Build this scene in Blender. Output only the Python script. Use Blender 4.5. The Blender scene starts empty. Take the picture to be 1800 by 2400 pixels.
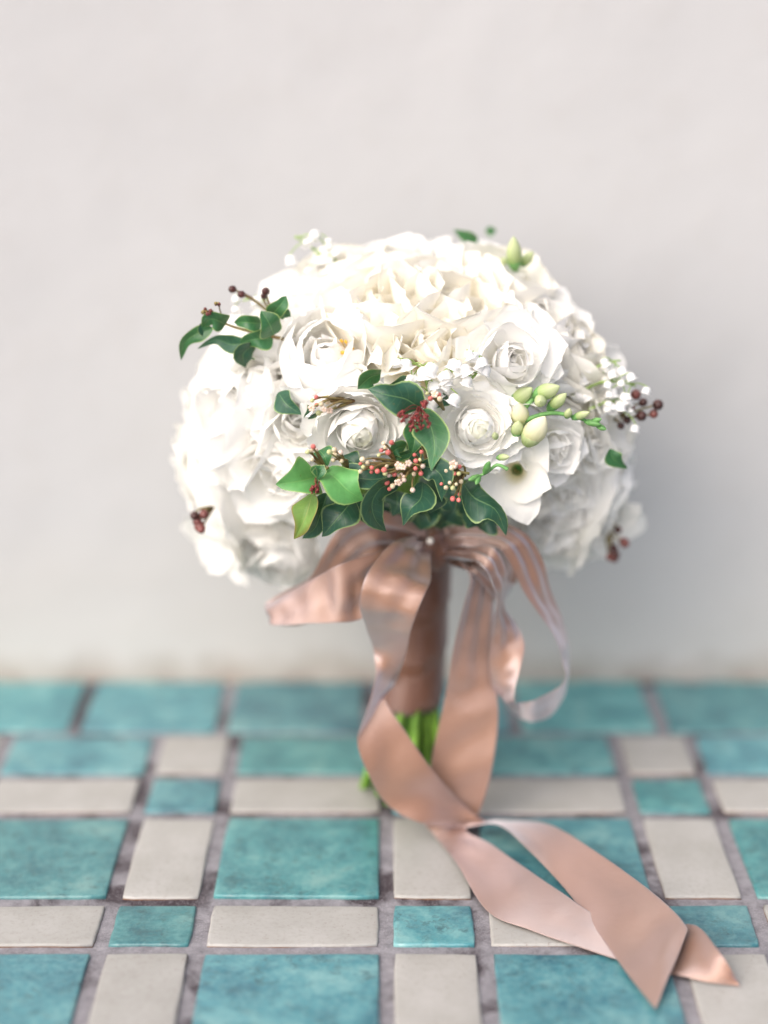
import bpy, math, random
from mathutils import Vector, Matrix, Quaternion, noise

# ------------------------------------------------------------------ camera, sky, sun, exposure
SC = bpy.context.scene
COL = SC.collection
FPX, CAM_H = 4190.0, 0.55                       # focal length in photo pixels (1800 x 2400), camera height in metres
PITCH = math.atan(1330.0 / FPX)
cam_d = bpy.data.cameras.new('camera')
cam = bpy.data.objects.new('camera', cam_d)
COL.objects.link(cam)
cam_d.sensor_fit = 'VERTICAL'
cam_d.sensor_height = 56.0
cam_d.lens = FPX / 2400.0 * 56.0
cam_d.clip_start, cam_d.clip_end = 0.02, 200.0
cam.location = (0, 0, CAM_H)
cam.rotation_euler = (math.pi / 2 - PITCH, 0, 0)
cam_d.dof.use_dof = True
cam_d.dof.focus_distance = 1.047
cam_d.dof.aperture_fstop = cam_d.lens / 43.0    # 43 mm entrance pupil
cam_d.dof.aperture_blades = 0
SC.camera = cam

SUN_EL, SUN_AZ = math.radians(40), math.radians(-140)   # azimuth from +Y, clockwise positive: behind the camera, to its left
world = bpy.data.worlds.new('World')
SC.world = world
world.use_nodes = True
wn = world.node_tree
bg = wn.nodes['Background']
sky = wn.nodes.new('ShaderNodeTexSky')
sky.sky_type = 'NISHITA'
sky.sun_disc = False
sky.sun_elevation = SUN_EL
sky.sun_rotation = SUN_AZ
sky.air_density, sky.dust_density, sky.ozone_density = 0.6, 5.0, 0.5
wn.links.new(sky.outputs[0], bg.inputs[0])
bg.inputs[1].default_value = 0.095
sun_d = bpy.data.lights.new('sun', 'SUN')
sun_d.energy = 1.2
sun_d.angle = math.radians(95)
sun_d.color = (1.0, 0.975, 0.95)
sun = bpy.data.objects.new('sun', sun_d)
COL.objects.link(sun)
sun_from = Vector((math.sin(SUN_AZ) * math.cos(SUN_EL), math.cos(SUN_AZ) * math.cos(SUN_EL), math.sin(SUN_EL)))
sun.rotation_euler = sun_from.to_track_quat('Z', 'Y').to_euler()
sun.location = sun_from * 5
SC.view_settings.view_transform = 'Standard'
SC.view_settings.look = 'None'
SC.view_settings.exposure = 1.1
SC.view_settings.gamma = 1.0
SC.view_settings.use_curve_mapping = False
SC.render.engine = 'CYCLES'
SC.cycles.max_bounces = 18
SC.cycles.diffuse_bounces = 14
SC.cycles.transmission_bounces = 14
SC.cycles.use_denoising = True
SC.cycles.caustics_reflective = SC.cycles.caustics_refractive = False

# ------------------------------------------------------------------ photo pixel -> place
CP, SP = math.cos(PITCH), math.sin(PITCH)
ORIGIN = Vector((0, 0, CAM_H))
def ray(px, py):
    u, v = (px - 900) / FPX, (py - 1200) / FPX
    return Vector((u, CP - v * SP, -SP - v * CP))
def at(px, py, Y):
    d = ray(px, py)
    return ORIGIN + d * (Y / d.y)
def ground(px, py, h=0.0):
    d = ray(px, py)
    return ORIGIN + d * ((CAM_H - h) / -d.z)

# ------------------------------------------------------------------ helpers
def lerp(a, b, t): return a + (b - a) * t
def smooth(t):
    t = max(0.0, min(1.0, t)); return t * t * (3 - 2 * t)
def mesh(name, verts, faces, mat, uvs=None, matidx=None, smooth_shade=True):
    me = bpy.data.meshes.new(name)
    me.from_pydata([tuple(v) for v in verts], [], faces)
    for m in (mat if isinstance(mat, (list, tuple)) else [mat]):
        me.materials.append(m)
    if uvs is not None:
        lay = me.uv_layers.new(name='UVMap')
        for lp in me.loops:
            lay.data[lp.index].uv = uvs[lp.vertex_index]
    if matidx is not None:
        me.polygons.foreach_set('material_index', matidx)
    me.polygons.foreach_set('use_smooth', [smooth_shade] * len(me.polygons))
    me.update()
    return me
def link(name, me, parent=None, matrix=None):
    o = bpy.data.objects.new(name, me)
    COL.objects.link(o)
    if parent is not None: o.parent = parent
    if matrix is not None: o.matrix_basis = matrix
    return o
def empty(name, parent=None, matrix=None):
    o = link(name, None, parent, matrix)
    o.empty_display_size = 0.01
    return o
def grid_faces(nu, nv):
    return [(i * nv + j, i * nv + j + 1, (i + 1) * nv + j + 1, (i + 1) * nv + j) for i in range(nu - 1) for j in range(nv - 1)]
class MB:
    def __init__(s): s.v, s.f, s.uv = [], [], []
    def tube(s, pts, radii, n=8, cap=True):
        base = len(s.v)
        m = len(pts)
        t0 = (pts[1] - pts[0]).normalized()
        ref = t0.orthogonal().normalized()
        for i, p in enumerate(pts):
            t = (pts[min(i + 1, m - 1)] - pts[max(i - 1, 0)]).normalized()
            ref = (ref - t * ref.dot(t)).normalized()
            b = t.cross(ref)
            for k in range(n):
                a = 2 * math.pi * k / n
                s.v.append(p + (ref * math.cos(a) + b * math.sin(a)) * radii[i])
                s.uv.append((i / (m - 1), k / n))
        for i in range(m - 1):
            for k in range(n):
                s.f.append((base + i * n + k, base + i * n + (k + 1) % n, base + (i + 1) * n + (k + 1) % n, base + (i + 1) * n + k))
        if cap:
            s.f.append(tuple(base + k for k in range(n))[::-1])
            s.f.append(tuple(base + (m - 1) * n + k for k in range(n)))
    def lathe(s, prof, n=12, M=None, wob=0.0):
        base = len(s.v)
        for i, (r, z) in enumerate(prof):
            for k in range(n):
                a = 2 * math.pi * k / n
                p = Vector((r * math.cos(a), r * math.sin(a), z))
                s.v.append(M @ p if M else p)
                s.uv.append((i / (len(prof) - 1), k / n))
        for i in range(len(prof) - 1):
            for k in range(n):
                s.f.append((base + i * n + k, base + i * n + (k + 1) % n, base + (i + 1) * n + (k + 1) % n, base + (i + 1) * n + k))
    def ball(s, c, r, n=8, m=6, stretch=1.0, axis=None):
        q = Vector((0, 0, 1)).rotation_difference(axis).to_matrix().to_4x4() if axis is not None else Matrix()
        M = Matrix.Translation(c) @ q
        s.lathe([(max(1e-5, r * math.sin(math.pi * i / m)), -r * stretch * math.cos(math.pi * i / m)) for i in range(m + 1)], n, M)
    def build(s, name, mat): return mesh(name, s.v, s.f, mat, s.uv)
def crom(p, i, t):
    n = len(p)
    a, b, c, d = p[max(i - 1, 0)], p[i], p[min(i + 1, n - 1)], p[min(i + 2, n - 1)]
    return 0.5 * ((2 * b) + (c - a) * t + (2 * a - 5 * b + 4 * c - d) * t * t + (3 * b - a - 3 * c + d) * t * t * t)
def spline(p, n):
    out = []
    for k in range(n):
        x = k / (n - 1) * (len(p) - 1)
        i = min(int(x), len(p) - 2)
        out.append(crom(p, i, x - i))
    return out

# ------------------------------------------------------------------ materials
class NT:
    def __init__(s, name):
        s.m = bpy.data.materials.new(name); s.m.use_nodes = True
        s.t = s.m.node_tree; s.b = s.t.nodes['Principled BSDF']; s.out = s.t.nodes['Material Output']
    def n(s, kind, **kw):
        nd = s.t.nodes.new('ShaderNode' + kind)
        for k, v in kw.items():
            if k in nd.inputs: nd.inputs[k].default_value = v
            else: setattr(nd, k, v)
        return nd
    def l(s, a, b): s.t.links.new(a, b)
    def set(s, **kw):
        for k, v in kw.items(): s.b.inputs[k.replace('_', ' ')].default_value = v
    def noise(s, scale, detail=4, rough=0.55, vec=None, dist=0.0):
        nd = s.n('TexNoise'); nd.inputs['Scale'].default_value = scale; nd.inputs['Detail'].default_value = detail
        nd.inputs['Roughness'].default_value = rough; nd.inputs['Distortion'].default_value = dist
        if vec is not None: s.l(vec, nd.inputs['Vector'])
        return nd.outputs['Fac']
    def ramp(s, fac, stops):
        nd = s.n('ValToRGB'); e = nd.color_ramp.elements
        while len(e) < len(stops): e.new(0.5)
        for el, (p, c) in zip(e, stops):
            el.position = p; el.color = (*c, 1) if len(c) == 3 else c
        s.l(fac, nd.inputs[0]); return nd.outputs[0]
    def mix(s, fac, a, b, mode='MIX'):
        nd = s.n('Mix'); nd.data_type = 'RGBA'; nd.blend_type = mode
        if isinstance(fac, float): nd.inputs[0].default_value = fac
        else: s.l(fac, nd.inputs[0])
        for k, x in ((6, a), (7, b)):
            if isinstance(x, tuple): nd.inputs[k].default_value = (*x, 1)
            else: s.l(x, nd.inputs[k])
        return nd.outputs[2]
    def math(s, op, a, b=0.0, c=None):
        nd = s.n('Math'); nd.operation = op
        for k, x in enumerate((a, b) if c is None else (a, b, c)):
            if isinstance(x, (int, float)): nd.inputs[k].default_value = x
            else: s.l(x, nd.inputs[k])
        return nd.outputs[0]
    def bump(s, h, strength, dist):
        nd = s.n('Bump'); nd.inputs['Strength'].default_value = strength; nd.inputs['Distance'].default_value = dist
        s.l(h, nd.inputs['Height']); s.l(nd.outputs[0], s.b.inputs['Normal']); return nd.outputs[0]
    def pos(s): return s.n('NewGeometry').outputs['Position']
    def rnd(s): return s.n('ObjectInfo').outputs['Random']

def mat_petal(name, tip, base, b0=0.0, b1=0.4, trans=0.28, blush=None):
    k = NT(name)
    uv = k.n('UVMap'); sep = k.n('SeparateXYZ'); k.l(uv.outputs[0], sep.inputs[0])
    nz = k.noise(60, 3, 0.5, k.pos())
    u = k.math('MULTIPLY_ADD', nz, 0.12, sep.outputs['X'])
    col = k.ramp(u, [(b0 + 0.05, base), (b1 + 0.06, tip)])
    v = k.math('MULTIPLY_ADD', k.rnd(), 0.05, 0.96)
    hs = k.n('HueSaturation'); k.l(col, hs.inputs['Color']); k.l(v, hs.inputs['Value'])
    cm = k.n('CombineXYZ'); k.l(k.math('MULTIPLY', sep.outputs['X'], 2.0), cm.inputs[0]); k.l(k.math('MULTIPLY', sep.outputs['Y'], 34.0), cm.inputs[1])
    k.bump(k.noise(1.0, 2, 0.5, cm.outputs[0]), 0.15, 0.0008)
    k.l(hs.outputs[0], k.b.inputs['Base Color'])
    k.set(Roughness=0.62, Specular_IOR_Level=0.25)
    k.b.inputs['Sheen Weight'].default_value = 0.08
    tr = k.n('BsdfTranslucent'); k.l(hs.outputs[0], tr.inputs['Color'])
    mx = k.n('MixShader'); mx.inputs[0].default_value = trans
    k.l(k.b.outputs[0], mx.inputs[1]); k.l(tr.outputs[0], mx.inputs[2]); k.l(mx.outputs[0], k.out.inputs['Surface'])
    return k.m
M_WHITE = mat_petal('petal_white', (0.955, 0.952, 0.935), (0.90, 0.885, 0.74))
M_CREAM = mat_petal('petal_cream', (0.95, 0.93, 0.865), (0.92, 0.84, 0.60))
M_RANUN = mat_petal('petal_ranunculus', (0.965, 0.96, 0.935), (0.93, 0.925, 0.80), 0.0, 0.35, 0.10)
M_RANGREEN = mat_petal('petal_ranunculus_heart', (0.94, 0.945, 0.86), (0.80, 0.85, 0.52), 0.2, 0.9)
M_FREESIA = mat_petal('petal_freesia', (0.95, 0.945, 0.91), (0.90, 0.83, 0.45), 0.10, 0.46)
M_BELL = mat_petal('petal_bell', (0.95, 0.95, 0.945), (0.85, 0.91, 0.74), 0.0, 0.2)

def mat_simple(name, col, rough=0.5, spec=0.4, var=0.15, scale=120.0, bump=0.0, trans=0.0, col2=None):
    k = NT(name)
    nz = k.noise(scale, 4, 0.6, k.pos())
    lo = tuple(c * (1 - var) for c in col); hi = tuple(min(1, c * (1 + var)) for c in (col2 or col))
    c = k.ramp(nz, [(0.3, lo), (0.7, hi)])
    hs = k.n('HueSaturation'); k.l(c, hs.inputs['Color']); k.l(k.math('MULTIPLY_ADD', k.rnd(), 0.3, 0.85), hs.inputs['Value'])
    k.l(hs.outputs[0], k.b.inputs['Base Color'])
    k.set(Roughness=rough, Specular_IOR_Level=spec)
    if bump: k.bump(nz, bump, 0.001)
    if trans:
        tr = k.n('BsdfTranslucent'); k.l(hs.outputs[0], tr.inputs['Color'])
        mx = k.n('MixShader'); mx.inputs[0].default_value = trans
        k.l(k.b.outputs[0], mx.inputs[1]); k.l(tr.outputs[0], mx.inputs[2]); k.l(mx.outputs[0], k.out.inputs['Surface'])
    return k.m
M_STEM = mat_simple('stem_green', (0.08, 0.20, 0.025), 0.45, 0.4, 0.35, 60, 0.2, 0, (0.18, 0.34, 0.045))
M_STEMLIGHT = mat_simple('stem_pale_green', (0.33, 0.48, 0.14), 0.5, 0.4, 0.2, 90, 0, 0.1)
M_STEMDARK = mat_simple('stem_inner', (0.10, 0.16, 0.05), 0.5, 0.3, 0.3, 60)
M_TWIG = mat_simple('twig_brown', (0.22, 0.11, 0.055), 0.6, 0.3, 0.3, 200, 0, 0, (0.24, 0.22, 0.08))
def mat_bud(name, base, tip):
    k = NT(name)
    uv = k.n('UVMap'); sep = k.n('SeparateXYZ'); k.l(uv.outputs[0], sep.inputs[0])
    cm = k.n('CombineXYZ'); k.l(k.math('MULTIPLY', sep.outputs['X'], 2.5), cm.inputs[0]); k.l(k.math('MULTIPLY', sep.outputs['Y'], 26.0), cm.inputs[1])
    st = k.noise(1.0, 3, 0.5, cm.outputs[0])
    c = k.ramp(k.math('MULTIPLY_ADD', st, 0.5, sep.outputs['X']), [(0.35, base), (1.0, tip)])
    k.l(c, k.b.inputs['Base Color']); k.set(Roughness=0.5, Specular_IOR_Level=0.35); k.bump(st, 0.2, 0.001)
    tr = k.n('BsdfTranslucent'); k.l(c, tr.inputs['Color']); mx = k.n('MixShader'); mx.inputs[0].default_value = 0.25
    k.l(k.b.outputs[0], mx.inputs[1]); k.l(tr.outputs[0], mx.inputs[2]); k.l(mx.outputs[0], k.out.inputs['Surface'])
    return k.m
M_BUDGREEN = mat_bud('bud_green', (0.30, 0.46, 0.12), (0.62, 0.70, 0.40))
M_BUDYELLOW = mat_bud('bud_yellow_green', (0.66, 0.68, 0.34), (0.84, 0.82, 0.62))
M_CALYX = mat_simple('calyx_green', (0.10, 0.30, 0.08), 0.45, 0.4, 0.25, 90, 0, 0.1, (0.2, 0.42, 0.14))
M_RED = mat_simple('bud_dark_red', (0.20, 0.030, 0.028), 0.45, 0.5, 0.3, 400)
M_PINK = mat_simple('bud_pink', (0.62, 0.16, 0.14), 0.45, 0.5, 0.2, 400)
M_CREAMBUD = mat_simple('bud_cream', (0.74, 0.58, 0.40), 0.5, 0.4, 0.12, 400, 0, 0.15, (0.80, 0.72, 0.50))
M_PALEBUD = mat_simple('bud_pale_green', (0.58, 0.60, 0.30), 0.5, 0.4, 0.12, 400, 0, 0.1)
M_BLUSH = mat_simple('floret_blush', (0.78, 0.58, 0.48), 0.5, 0.3, 0.1, 500, 0, 0.2, (0.82, 0.70, 0.60))
M_BERRY = mat_simple('berry_black_red', (0.035, 0.014, 0.014), 0.35, 0.5, 0.4, 200, 0, 0, (0.07, 0.022, 0.018))
M_BERRYRED = mat_simple('berry_maroon', (0.15, 0.045, 0.038), 0.35, 0.5, 0.3, 200)
M_STAMEN = mat_simple('stamen_yellow', (0.72, 0.45, 0.07), 0.6, 0.2, 0.15, 300)
M_PEARL = mat_simple('pearl', (0.85, 0.80, 0.74), 0.12, 0.8, 0.03, 100)
M_STEEL = mat_simple('pin_steel', (0.6, 0.6, 0.6), 0.3, 0.8, 0.03, 100)

def mat_leaf(name, top, edge, vein, rough=0.36, tipcol=None):
    k = NT(name)
    uv = k.n('UVMap'); sep = k.n('SeparateXYZ'); k.l(uv.outputs[0], sep.inputs[0])
    U, V = sep.outputs['X'], sep.outputs['Y']
    av = k.math('ABSOLUTE', V)
    nz = k.noise(90, 4, 0.6, k.pos())
    col = k.ramp(nz, [(0.3, tuple(c * 0.78 for c in top)), (0.72, tuple(c * 1.25 for c in top))])
    if tipcol:
        col = k.mix(k.ramp(k.math('MULTIPLY_ADD', nz, 0.25, k.math('MULTIPLY', k.math('ADD', U, k.math('MULTIPLY', av, 0.5)), 0.5)), [(0.55, (0, 0, 0)), (0.85, (1, 1, 1))]), col, tipcol)
    mid = k.ramp(av, [(0.015, (0.8, 0.8, 0.8)), (0.055, (0, 0, 0))])
    ph = k.math('FRACT', k.math('MULTIPLY', k.math('SUBTRACT', U, k.math('MULTIPLY', av, 0.16)), 9.0))
    side = k.ramp(k.math('ABSOLUTE', k.math('SUBTRACT', ph, 0.5)), [(0.0, (0.20, 0.20, 0.20)), (0.12, (0, 0, 0))])
    vm = k.math('MAXIMUM', mid, k.math('MULTIPLY', side, k.ramp(av, [(0.6, (1, 1, 1)), (0.9, (0, 0, 0))])))
    rim = k.ramp(av, [(0.87, (0, 0, 0)), (0.96, (1, 1, 1))])
    bl = k.ramp(k.noise(210, 3, 0.6, k.pos()), [(0.66, (0, 0, 0)), (0.74, (1, 1, 1))])
    col = k.mix(k.math('MULTIPLY', bl, 0.5), col, (0.12, 0.11, 0.04))
    c1 = k.mix(k.math('MULTIPLY', vm, 0.55), col, vein)
    c2 = k.mix(k.math('MULTIPLY', rim, 0.8), c1, edge)
    hs = k.n('HueSaturation'); k.l(c2, hs.inputs['Color']); k.l(k.math('MULTIPLY_ADD', k.rnd(), 0.3, 0.85), hs.inputs['Value'])
    k.l(hs.outputs[0], k.b.inputs['Base Color'])
    k.set(Roughness=rough, Specular_IOR_Level=0.45)
    k.bump(k.math('SUBTRACT', k.math('MULTIPLY', nz, 0.5), vm), 0.4, 0.0006)
    tr = k.n('BsdfTranslucent'); k.l(k.mix(0.4, hs.outputs[0], (0.35, 0.6, 0.05)), tr.inputs['Color'])
    mx = k.n('MixShader'); mx.inputs[0].default_value = 0.12
    k.l(k.b.outputs[0], mx.inputs[1]); k.l(tr.outputs[0], mx.inputs[2]); k.l(mx.outputs[0], k.out.inputs['Surface'])
    return k.m
M_LEAFD = mat_leaf('leaf_dark', (0.020, 0.078, 0.050), (0.30, 0.42, 0.16), (0.20, 0.36, 0.14))
M_LEAFM = mat_leaf('leaf_mid', (0.033, 0.130, 0.050), (0.34, 0.46, 0.16), (0.22, 0.42, 0.14))
M_LEAFB = mat_leaf('leaf_bright', (0.115, 0.34, 0.10), (0.35, 0.5, 0.16), (0.2, 0.45, 0.12))
M_LEAFY = mat_leaf('leaf_yellowing', (0.14, 0.26, 0.05), (0.30, 0.22, 0.07), (0.34, 0.36, 0.10), 0.5, (0.24, 0.17, 0.04))

def mat_satin(name, lo, hi, dark, face=0.28, graze=0.75, sheen=0.3):
    k = NT(name)
    uv = k.n('UVMap'); sep = k.n('SeparateXYZ'); k.l(uv.outputs[0], sep.inputs[0])
    cm = k.n('CombineXYZ'); k.l(k.math('MULTIPLY', sep.outputs['X'], 8.0), cm.inputs[0]); k.l(k.math('MULTIPLY', sep.outputs['Y'], 420.0), cm.inputs[1])
    weave = k.noise(1.0, 2, 0.5, cm.outputs[0])
    c = k.ramp(k.noise(25, 3, 0.5, k.pos()), [(0.3, lo), (0.7, hi)])
    edge = k.ramp(k.math('ABSOLUTE', k.math('SUBTRACT', sep.outputs['Y'], 0.5)), [(0.47, (0, 0, 0)), (0.485, (1, 1, 1))])
    k.l(k.mix(k.math('MULTIPLY', edge, 0.4), c, dark), k.b.inputs['Base Color'])
    k.set(Roughness=0.55, Specular_IOR_Level=0.3)
    k.b.inputs['Sheen Weight'].default_value = sheen; k.b.inputs['Sheen Roughness'].default_value = 0.38; k.b.inputs['Sheen Tint'].default_value = (0.90, 0.88, 1.0, 1)
    wr = k.noise(45, 3, 0.5, k.pos(), 0.8); wr2 = k.noise(170, 3, 0.6, k.pos(), 1.0)
    nrm = k.bump(k.math('ADD', k.math('ADD', k.math('MULTIPLY', weave, 0.10), k.math('MULTIPLY', wr2, 0.22)), wr), 0.16, 0.003)
    gl = k.n('BsdfAnisotropic'); gl.inputs['Color'].default_value = (0.90, 0.86, 0.90, 1); gl.inputs['Roughness'].default_value = 0.48; gl.inputs['Anisotropy'].default_value = 0.5; gl.distribution = 'MULTI_GGX'
    tg = k.n('Tangent'); tg.direction_type = 'UV_MAP'; k.l(tg.outputs[0], gl.inputs['Tangent'])
    k.l(nrm, gl.inputs['Normal'])
    lw = k.n('LayerWeight'); lw.inputs['Blend'].default_value = 0.6
    m1 = k.n('MixShader'); k.l(k.math('MULTIPLY_ADD', lw.outputs['Facing'], graze - face, face), m1.inputs[0])
    k.l(k.b.outputs[0], m1.inputs[1]); k.l(gl.outputs[0], m1.inputs[2])
    tr = k.n('BsdfTranslucent'); tr.inputs['Color'].default_value = (0.60, 0.33, 0.22, 1)
    mx = k.n('MixShader'); mx.inputs[0].default_value = 0.06
    k.l(m1.outputs[0], mx.inputs[1]); k.l(tr.outputs[0], mx.inputs[2]); k.l(mx.outputs[0], k.out.inputs['Surface'])
    return k.m
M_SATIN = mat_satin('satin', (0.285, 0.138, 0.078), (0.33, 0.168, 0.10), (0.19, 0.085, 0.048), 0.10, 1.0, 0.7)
M_SATINSHADE = mat_satin('satin_shaded', (0.155, 0.060, 0.029), (0.195, 0.080, 0.040), (0.07, 0.026, 0.013), 0.06, 0.30, 0.05)  # ribbon satin again, darker: shade on wrap and knot put into its colour

def mat_teal():
    k = NT('glaze_teal')
    p = k.pos(); r = k.rnd()
    off = k.n('VectorMath'); off.operation = 'ADD'; k.l(p, off.inputs[0])
    cx = k.n('CombineXYZ')
    for i in range(3): k.l(k.math('MULTIPLY', r, 7.0 + i * 3), cx.inputs[i])
    k.l(cx.outputs[0], off.inputs[1]); v = off.outputs[0]
    big = k.noise(24, 6, 0.72, v, 0.25); fine = k.noise(260, 4, 0.7, v); mid = k.noise(95, 5, 0.7, v, 0.2)
    a = k.ramp(big, [(0.36, (0.030, 0.105, 0.150)), (0.52, (0.078, 0.208, 0.250)), (0.66, (0.175, 0.315, 0.332))])
    a = k.mix(k.math('MULTIPLY', k.ramp(fine, [(0.40, (0, 0, 0)), (0.75, (1, 1, 1))]), 0.5), a, (0.21, 0.36, 0.37))
    sp = k.math('MULTIPLY', k.ramp(mid, [(0.50, (0, 0, 0)), (0.70, (1, 1, 1))]), k.ramp(fine, [(0.44, (0, 0, 0)), (0.50, (1, 1, 1))]))
    a = k.mix(k.math('MULTIPLY', sp, 0.85), a, (0.025, 0.065, 0.085))
    hs = k.n('HueSaturation'); k.l(a, hs.inputs['Color'])
    k.l(k.math('MULTIPLY_ADD', k.math('FRACT', k.math('MULTIPLY', r, 17.0)), 0.4, 0.85), hs.inputs['Value'])
    k.l(k.math('MULTIPLY_ADD', r, 0.032, 0.466), hs.inputs['Hue']); hs.inputs['Saturation'].default_value = 1.12
    k.l(hs.outputs[0], k.b.inputs['Base Color'])
    k.set(Specular_IOR_Level=0.9)
    k.l(k.math('MULTIPLY_ADD', fine, 0.25, 0.24), k.b.inputs['Roughness'])
    k.bump(k.math('ADD', k.math('MULTIPLY', fine, 0.3), mid), 0.25, 0.0012)
    return k.m
def mat_white_tile():
    k = NT('glaze_white')
    p = k.pos(); r = k.rnd()
    big = k.noise(30, 5, 0.6, p); fine = k.noise(300, 5, 0.75, p); sp = k.noise(420, 3, 0.6, p)
    a = k.ramp(big, [(0.3, (0.33, 0.325, 0.305)), (0.7, (0.405, 0.40, 0.385))])
    a = k.mix(k.math('MULTIPLY', k.ramp(fine, [(0.5, (0, 0, 0)), (0.72, (1, 1, 1))]), 0.6), a, (0.27, 0.25, 0.225))
    a = k.mix(k.math('MULTIPLY', k.ramp(sp, [(0.66, (0, 0, 0)), (0.72, (1, 1, 1))]), 0.5), a, (0.16, 0.11, 0.08))
    spot = k.n('TexVoronoi'); spot.inputs['Scale'].default_value = 48; k.l(p, spot.inputs['Vector'])
    pick = k.n('SeparateColor'); k.l(spot.outputs['Color'], pick.inputs[0])
    sm = k.math('MULTIPLY', k.ramp(spot.outputs['Distance'], [(0.03, (1, 1, 1)), (0.06, (0, 0, 0))]), k.ramp(pick.outputs[0], [(0.86, (0, 0, 0)), (0.88, (1, 1, 1))]))
    a = k.mix(sm, a, (0.07, 0.04, 0.03))
    hs = k.n('HueSaturation'); k.l(a, hs.inputs['Color']); k.l(k.math('MULTIPLY_ADD', r, 0.16, 0.92), hs.inputs['Value'])
    k.l(hs.outputs[0], k.b.inputs['Base Color'])
    k.set(Specular_IOR_Level=0.45)
    k.l(k.math('MULTIPLY_ADD', fine, 0.25, 0.36), k.b.inputs['Roughness'])
    k.bump(k.math('ADD', k.math('MULTIPLY', fine, 0.35), big), 0.25, 0.001)
    return k.m
M_TEAL, M_TILEW = mat_teal(), mat_white_tile()
M_CLAY = mat_simple('fired_clay_edge', (0.17, 0.085, 0.045), 0.8, 0.2, 0.35, 300)
def mat_grout():
    k = NT('grout')
    p = k.pos()
    big = k.noise(16, 4, 0.6, p, 0.5); mid = k.noise(120, 5, 0.7, p); fine = k.noise(900, 4, 0.75, p)
    a = k.ramp(mid, [(0.3, (0.165, 0.158, 0.175)), (0.7, (0.325, 0.315, 0.34))])
    a = k.mix(k.ramp(big, [(0.50, (0, 0, 0)), (0.60, (1, 1, 1))]), a, (0.050, 0.038, 0.045))
    a = k.mix(k.math('MULTIPLY', k.ramp(fine, [(0.5, (0, 0, 0)), (0.68, (1, 1, 1))]), 0.55), a, (0.42, 0.40, 0.43))
    k.l(a, k.b.inputs['Base Color']); k.set(Roughness=0.85, Specular_IOR_Level=0.3)
    k.bump(k.math('ADD', mid, k.math('MULTIPLY', fine, 0.8)), 0.7, 0.0015)
    return k.m
M_GROUT = mat_grout()
def mat_wall():
    k = NT('plaster')
    p = k.pos(); sep = k.n('SeparateXYZ'); k.l(p, sep.inputs[0])
    big = k.noise(3.2, 4, 0.55, p, 0.3); mid = k.noise(28, 5, 0.6, p); fine = k.noise(260, 3, 0.6, p)
    a = k.ramp(big, [(0.3, (0.445, 0.450, 0.458)), (0.7, (0.49, 0.495, 0.503))])
    a = k.mix(k.math('MULTIPLY', k.ramp(mid, [(0.5, (0, 0, 0)), (0.75, (1, 1, 1))]), 0.25), a, (0.43, 0.42, 0.41))
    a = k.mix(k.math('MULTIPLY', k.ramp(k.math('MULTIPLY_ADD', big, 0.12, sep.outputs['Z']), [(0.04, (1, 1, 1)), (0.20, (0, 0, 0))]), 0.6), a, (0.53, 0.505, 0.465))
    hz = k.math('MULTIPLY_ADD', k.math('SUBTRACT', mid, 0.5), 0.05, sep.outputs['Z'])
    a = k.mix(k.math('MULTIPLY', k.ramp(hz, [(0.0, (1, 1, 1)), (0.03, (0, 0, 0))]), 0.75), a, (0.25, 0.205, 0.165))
    k.l(a, k.b.inputs['Base Color']); k.set(Roughness=0.8, Specular_IOR_Level=0.25)
    k.bump(k.math('ADD', k.math('MULTIPLY', fine, 0.25), mid), 0.3, 0.003)
    return k.m
M_WALL = mat_wall()

# ------------------------------------------------------------------ setting: floor with tiles, wall
rng = random.Random(7)
def build_floor():
    xs = [-3.0, -1.5, -0.7] + [-0.5 + 0.01 * i for i in range(101)] + [0.7, 1.5, 3.0]
    ys = [-2.5, -1.0, 0.2] + [0.6 + 0.01 * i for i in range(70)] + [1.31]
    v = [Vector((x, y, 0.0016 + noise.noise(Vector((x * 60, y * 60, 0))) * 0.0006)) for x in xs for y in ys]
    o = link('floor', mesh('floor', v, grid_faces(len(xs), len(ys)), M_GROUT)); o['kind'] = 'structure'
    return o
floor = build_floor()
def tile_mesh(x0, x1, y0, y1, mat, seed):
    r = random.Random(seed)
    n = 7
    cor = [Vector((x + r.uniform(-.0007, .0007), y + r.uniform(-.0007, .0007), 0)) for x, y in ((x0, y0), (x1, y0), (x1, y1), (x0, y1))]
    c = sum(cor, Vector()) / 4
    out = []
    for k in range(4):
        a, b = cor[k], cor[(k + 1) % 4]
        nrm = Vector((b.y - a.y, a.x - b.x, 0)).normalized()
        bow = r.uniform(-.0005, .0005)
        for i in range(n):
            t = i / n
            p = a.lerp(b, t) + nrm * (bow * math.sin(math.pi * t) + (r.uniform(-.00025, .00025) if i else -0.0006))
            out.append(p)
    m = len(out)
    verts, faces, idx = [], [], []
    lv = [(-0.0, 0.0), (0.0, 0.0022), (0.0003, 0.0031), (0.0008, 0.0035), (0.0018, 0.00365), (0.012, 0.0037)]
    tilt = (r.uniform(-.006, .006), r.uniform(-.006, .006))
    for off, z in lv:
        for p in out:
            d = (c - p)
            q = p + d.normalized() * off * 1.2 if off else p.copy()
            q.z = z - (0.001 if z == 0 else 0) + ((q.x - c.x) * tilt[0] + (q.y - c.y) * tilt[1] if z else 0)
            verts.append(q - c)
    for L in range(len(lv) - 1):
        for i in range(m):
            faces.append((L * m + i, L * m + (i + 1) % m, (L + 1) * m + (i + 1) % m, (L + 1) * m + i)); idx.append(1 if L == 0 else 0)
    faces.append(tuple((len(lv) - 1) * m + i for i in range(m))); idx.append(0)
    return mesh('tile', verts, faces, [mat, M_CLAY if mat is M_TILEW else M_TEAL], None, idx), c
cols = []
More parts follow.
